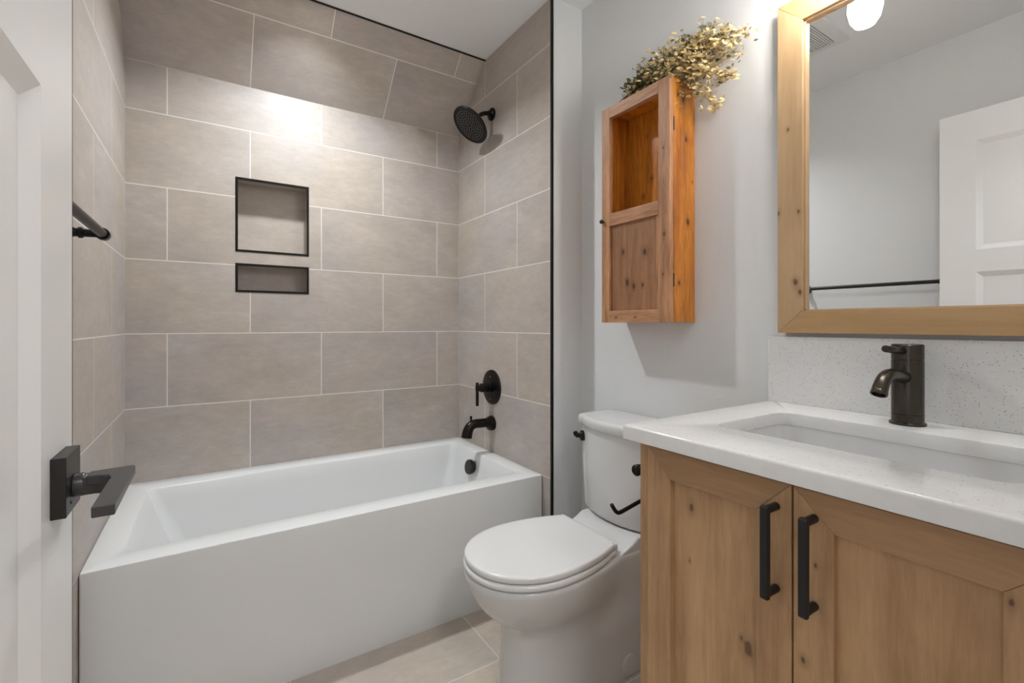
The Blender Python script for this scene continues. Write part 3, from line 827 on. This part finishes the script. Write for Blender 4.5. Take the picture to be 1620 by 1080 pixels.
# ------------------------------------------------------------------ VANITY LIGHT
vl = thing('vanity_light', 'black two bulb wall light with clear glass bulbs above the mirror', 'wall light', (XR, -2.045, 2.14))
bm = bm_new(); box(bm, XR - 0.022, XR - 0.001, -2.12, -1.97, 2.12, 2.24); build('back_plate', bm, M['black'], vl, bevel=0.003)
bm = bm_new(); tube(bm, [(XR - 0.02, -2.045, 2.18), (1.50, -2.045, 2.18)], 0.007, 14); tube(bm, [(1.50, -1.875, 2.18), (1.50, -2.215, 2.18)], 0.008, 14)
build('arm', bm, M['black'], vl, auto=0.6)
for (bx, by) in BULBS:
    bm = bm_new(); lathe(bm, (bx, by, 2.19), (0, 0, -1), [(0.020, 0), (0.022, 0.01), (0.022, 0.055), (0.018, 0.060)], 24)
    so = build('socket', bm, M['black'], vl, auto=0.6)
    bm = bm_new()
    lathe(bm, (bx, by, 2.130), (0, 0, -1), [(0.014, 0), (0.018, 0.03), (0.028, 0.075), (0.0385, 0.120), (0.0400, 0.150), (0.034, 0.178), (0.024, 0.194), (0.010, 0.198), (0.001, 0.198)], 24, False, True)
    build('bulb', bm, M['bulbglass'], so, smooth=True)
    bm = bm_new(); lathe(bm, (bx, by, 2.120), (0, 0, -1), [(0.002, 0.02), (0.010, 0.04), (0.020, 0.09), (0.024, 0.13), (0.018, 0.165), (0.002, 0.175)], 20)
    build('filament', bm, M['filament'], so, smooth=True)
    L = bpy.data.lights.new('bulb_light', 'POINT'); L.energy = BULB_POWER; L.color = (0.955, 0.98, 1.0); L.shadow_soft_size = 0.028
    lo = bpy.data.objects.new('bulb_light', L); COL.objects.link(lo); lo.parent = so; lo.location = Vector((bx, by, 2.120 - 0.125)) - world_loc(so)

# ------------------------------------------------------------------ CEILING FITTINGS
rl = thing('recessed_light', 'round white recessed ceiling light over the bathtub', 'ceiling light', CAN)
bm = bm_new()
lathe(bm, CAN, (0, 0, -1), [(0.078, 0), (0.078, 0.003), (0.072, 0.005), (0.052, 0.0035), (0.050, 0.0005)], 40, False, False)
build('trim_ring', bm, M['trim'], rl, auto=0.6)
bm = bm_new(); lathe(bm, CAN, (0, 0, -1), [(0.050, 0.0), (0.050, 0.0015), (0.001, 0.0015)], 32); build('lens', bm, M['lens'], rl)

ev = thing('ceiling_vent', 'square white exhaust fan grille on the ceiling seen in the mirror', 'vent', (0.585, -1.265, ZC))
VX0, VX1, VY0, VY1 = 0.418, 0.752, -1.432, -1.098
bm = bm_new()
def ringbox(z, d): return rrect(VX0 + d, VX1 - d, VY0 + d, VY1 - d, 0.012, z, 4)
loft(bm, [ringbox(ZC - 0.0002, 0), ringbox(ZC - 0.010, 0.003), ringbox(ZC - 0.019, 0.040), ringbox(ZC - 0.019, 0.048), ringbox(ZC - 0.008, 0.050)], False, False)
box(bm, VX0 + 0.048, VX1 - 0.048, -1.272, -1.258, ZC - 0.019, ZC - 0.006)
build('grille_frame', bm, M['vent'], ev, auto=0.5)
bm = bm_new(); box(bm, VX0 + 0.045, VX1 - 0.045, VY0 + 0.045, VY1 - 0.045, ZC - 0.004, ZC - 0.0005); build('backing', bm, M['ventgap'], ev)
bm = bm_new()
yy = VY0 + 0.054
while yy < VY1 - 0.054:
    if abs(yy + 1.265) > 0.010: box(bm, VX0 + 0.047, VX1 - 0.047, yy, yy + 0.0052, ZC - 0.018, ZC - 0.006)
    yy += 0.0098
build('louvres', bm, M['vent'], ev)

# ------------------------------------------------------------------ WALL CABINET
wc = thing('wall_cabinet', 'narrow rustic pine wall cabinet with open upper half above the toilet', 'cabinet', (1.59, -1.291, 1.133))
AX0, AX1, AY0, AY1, AZ0, AZ1 = 1.5435, XR - 0.001, -1.4455, -1.1370, 1.1335, 1.9265
bt = 0.016
bm = bm_new()
box(bm, AX0, AX1, AY0, AY0 + bt, AZ0, AZ1); box(bm, AX0, AX1, AY1 - bt, AY1, AZ0, AZ1)
box(bm, AX0, AX1, AY0 + bt, AY1 - bt, AZ0, AZ0 + bt); box(bm, AX0, AX1, AY0 + bt, AY1 - bt, AZ1 - bt, AZ1)
box(bm, AX1 - 0.008, AX1 - 0.0005, AY0 + bt, AY1 - bt, AZ0 + bt, AZ1 - bt)
box(bm, AX0 + 0.004, AX1 - 0.008, AY0 + bt, AY1 - bt, 1.500, 1.514)
build('body', bm, M['pine_body'], wc, bevel=0.0010)
CD = AX0 - 0.0010; CF = CD - 0.0195
bm = bm_new()
box(bm, CF, CD, AY1 - 0.039, AY1, AZ0, AZ1, 0); box(bm, CF, CD, AY0, AY0 + 0.0455, AZ0, AZ1, 0)
for z0, z1 in ((AZ1 - 0.041, AZ1), (1.488, 1.5335), (AZ0, 1.1760)):
    box(bm, CF, CD, AY0 + 0.0455, AY1 - 0.039, z0, z1, 1)
cd = build('cabinet_door', bm, [M['pine_door_v'], M['pine_door_h']], wc, bevel=0.0012)
bm = bm_new(); box(bm, CF + 0.010, CF + 0.016, AY0 + 0.0435, AY1 - 0.037, 1.174, 1.490); build('panel', bm, M['pine_panel'], cd)
bm = bm_new(); box(bm, CF + 0.0060, CF + 0.0101, AY0 + 0.0455, AY0 + 0.058, 1.176, 1.488); build('panel_molding', bm, M['pine_door_v'], cd)
bm = bm_new(); lathe(bm, (CF, AY1 - 0.010, 1.5085), (-1, 0, 0), [(0.0035, 0), (0.0035, 0.006), (0.0075, 0.009), (0.0080, 0.013), (0.006, 0.016), (0.001, 0.017)], 20)
build('knob', bm, M['black'], cd, auto=0.7)
for zc in (1.775, 1.27):
    bm = bm_new(); tube(bm, [(CD + 0.0005, AY0 - 0.0005, zc - 0.022), (CD + 0.0005, AY0 - 0.0005, zc + 0.022)], 0.0022, 10); build('hinge', bm, M['black'], cd)

# ------------------------------------------------------------------ DRIED FLOWERS on the wall cabinet
fl = thing('dried_flower_bunch', 'bunch of dried cream and olive leaf sprigs lying on the wall cabinet', 'dried flowers', (1.59, -1.32, AZ1))
XW = XR - 0.008
def P3(x, y, z): return Vector((x, y, z))
root = P3(1.59, -1.16, AZ1 + 0.012)
sprigs = [  # end, lift, greenness, weight
    (P3(1.600, -1.655, 1.975), 0.040, 0.0, 1.3), (P3(1.590, -1.640, 1.925), 0.050, 0.1, 1.0), (P3(1.595, -1.615, 1.865), 0.060, 0.0, 1.5), (P3(1.575, -1.585, 1.775), 0.085, 0.0, 1.1),
    (P3(1.615, -1.545, 2.055), 0.030, 0.2, 0.9), (P3(1.600, -1.600, 2.015), 0.030, 0.1, 1.2), (P3(1.610, -1.475, 2.040), 0.025, 0.3, 0.8), (P3(1.565, -1.520, 1.945), 0.045, 0.1, 1.6),
    (P3(1.585, -1.420, 2.005), 0.020, 0.6, 0.9), (P3(1.550, -1.450, 1.945), 0.035, 0.5, 1.3), (P3(1.570, -1.560, 1.895), 0.065, 0.05, 1.5), (P3(1.555, -1.330, 1.965), 0.015, 0.9, 0.9),
    (P3(1.620, -1.350, 2.000), 0.020, 0.8, 0.7), (P3(1.545, -1.400, 1.950), 0.020, 0.7, 0.9), (P3(1.600, -1.570, 1.975), 0.050, 0.0, 1.5)]
bs_, bg_, bc_ = bm_new(), bm_new(), bm_new()
rnd = random.Random(11)
def clampP(p):
    p = Vector(p); p.x = min(p.x, XW)
    if p.x > CF - 0.004 and p.y > AY0 - 0.004: p.z = max(p.z, AZ1 + 0.004)
    return p
def leaf(bm, c, s):
    d = Vector((rnd.gauss(0, 1), rnd.gauss(0, 1), rnd.gauss(0, 0.8))).normalized()
    _, u, v = frame_of(d)
    if c.x + s > XW: c = Vector((XW - s, c.y, c.z))
    th = s * 0.10; cup = s * 0.35
    N = 6; top = []; 
    mid = bm.verts.new(c)
    for i in range(N):
        a = 2 * PI * i / N
        k = 1.0 if i % 3 else 1.45
        top.append(bm.verts.new(c + (u * math.cos(a) * s * k + v * math.sin(a) * s * 0.72) + d * cup * (0.5 + 0.5 * rnd.random())))
    for i in range(N): bm.faces.new((mid, top[i], top[(i + 1) % N]))
for e_, lift, green, wt in sprigs:
    rt = root + Vector((rnd.uniform(-0.03, 0.03), rnd.uniform(-0.03, 0.015), rnd.uniform(0, 0.012)))
    c1 = rt.lerp(e_, 0.33) + Vector((0, 0, lift)); c2 = rt.lerp(e_, 0.70) + Vector((0, 0, lift * 1.3))
    path = [clampP(p) for p in bez(rt, c1, c2, e_, 26)]
    tube(bs_, path, [0.0015 * (1 - 0.5 * i / 26) for i in range(27)], 6)
    n_l = int(210 * wt)
    for i in range(n_l):
        s = rnd.random() ** 0.75
        s = 0.16 + 0.84 * s
        k = min(int(s * 26), 25); p = path[k].lerp(path[k + 1], s * 26 - k)
        spread = 0.008 + 0.017 * math.sin(PI * min(1, max(0, (s - 0.05)))) 
        off = Vector((rnd.gauss(0, 1), rnd.gauss(0, 1), rnd.gauss(0, 1))) * spread
        c = clampP(p + off)
        if rnd.random() < 0.25: tube(bs_, [clampP(p), c], 0.0005, 4)
        sz = rnd.uniform(0.0038, 0.0080)
        isg = rnd.random() < (green + (0.40 if s < 0.45 else 0.06)) 
        leaf(bg_ if isg else bc_, c, sz)
build('stem', bs_, M['stem'], fl, kind='stuff')
build('leaves', bg_, M['leaf_green'], fl, kind='stuff', label='small dull olive green leaves')
build('petals', bc_, M['leaf_cream'], fl, kind='stuff', label='small cream and tan dried petals')
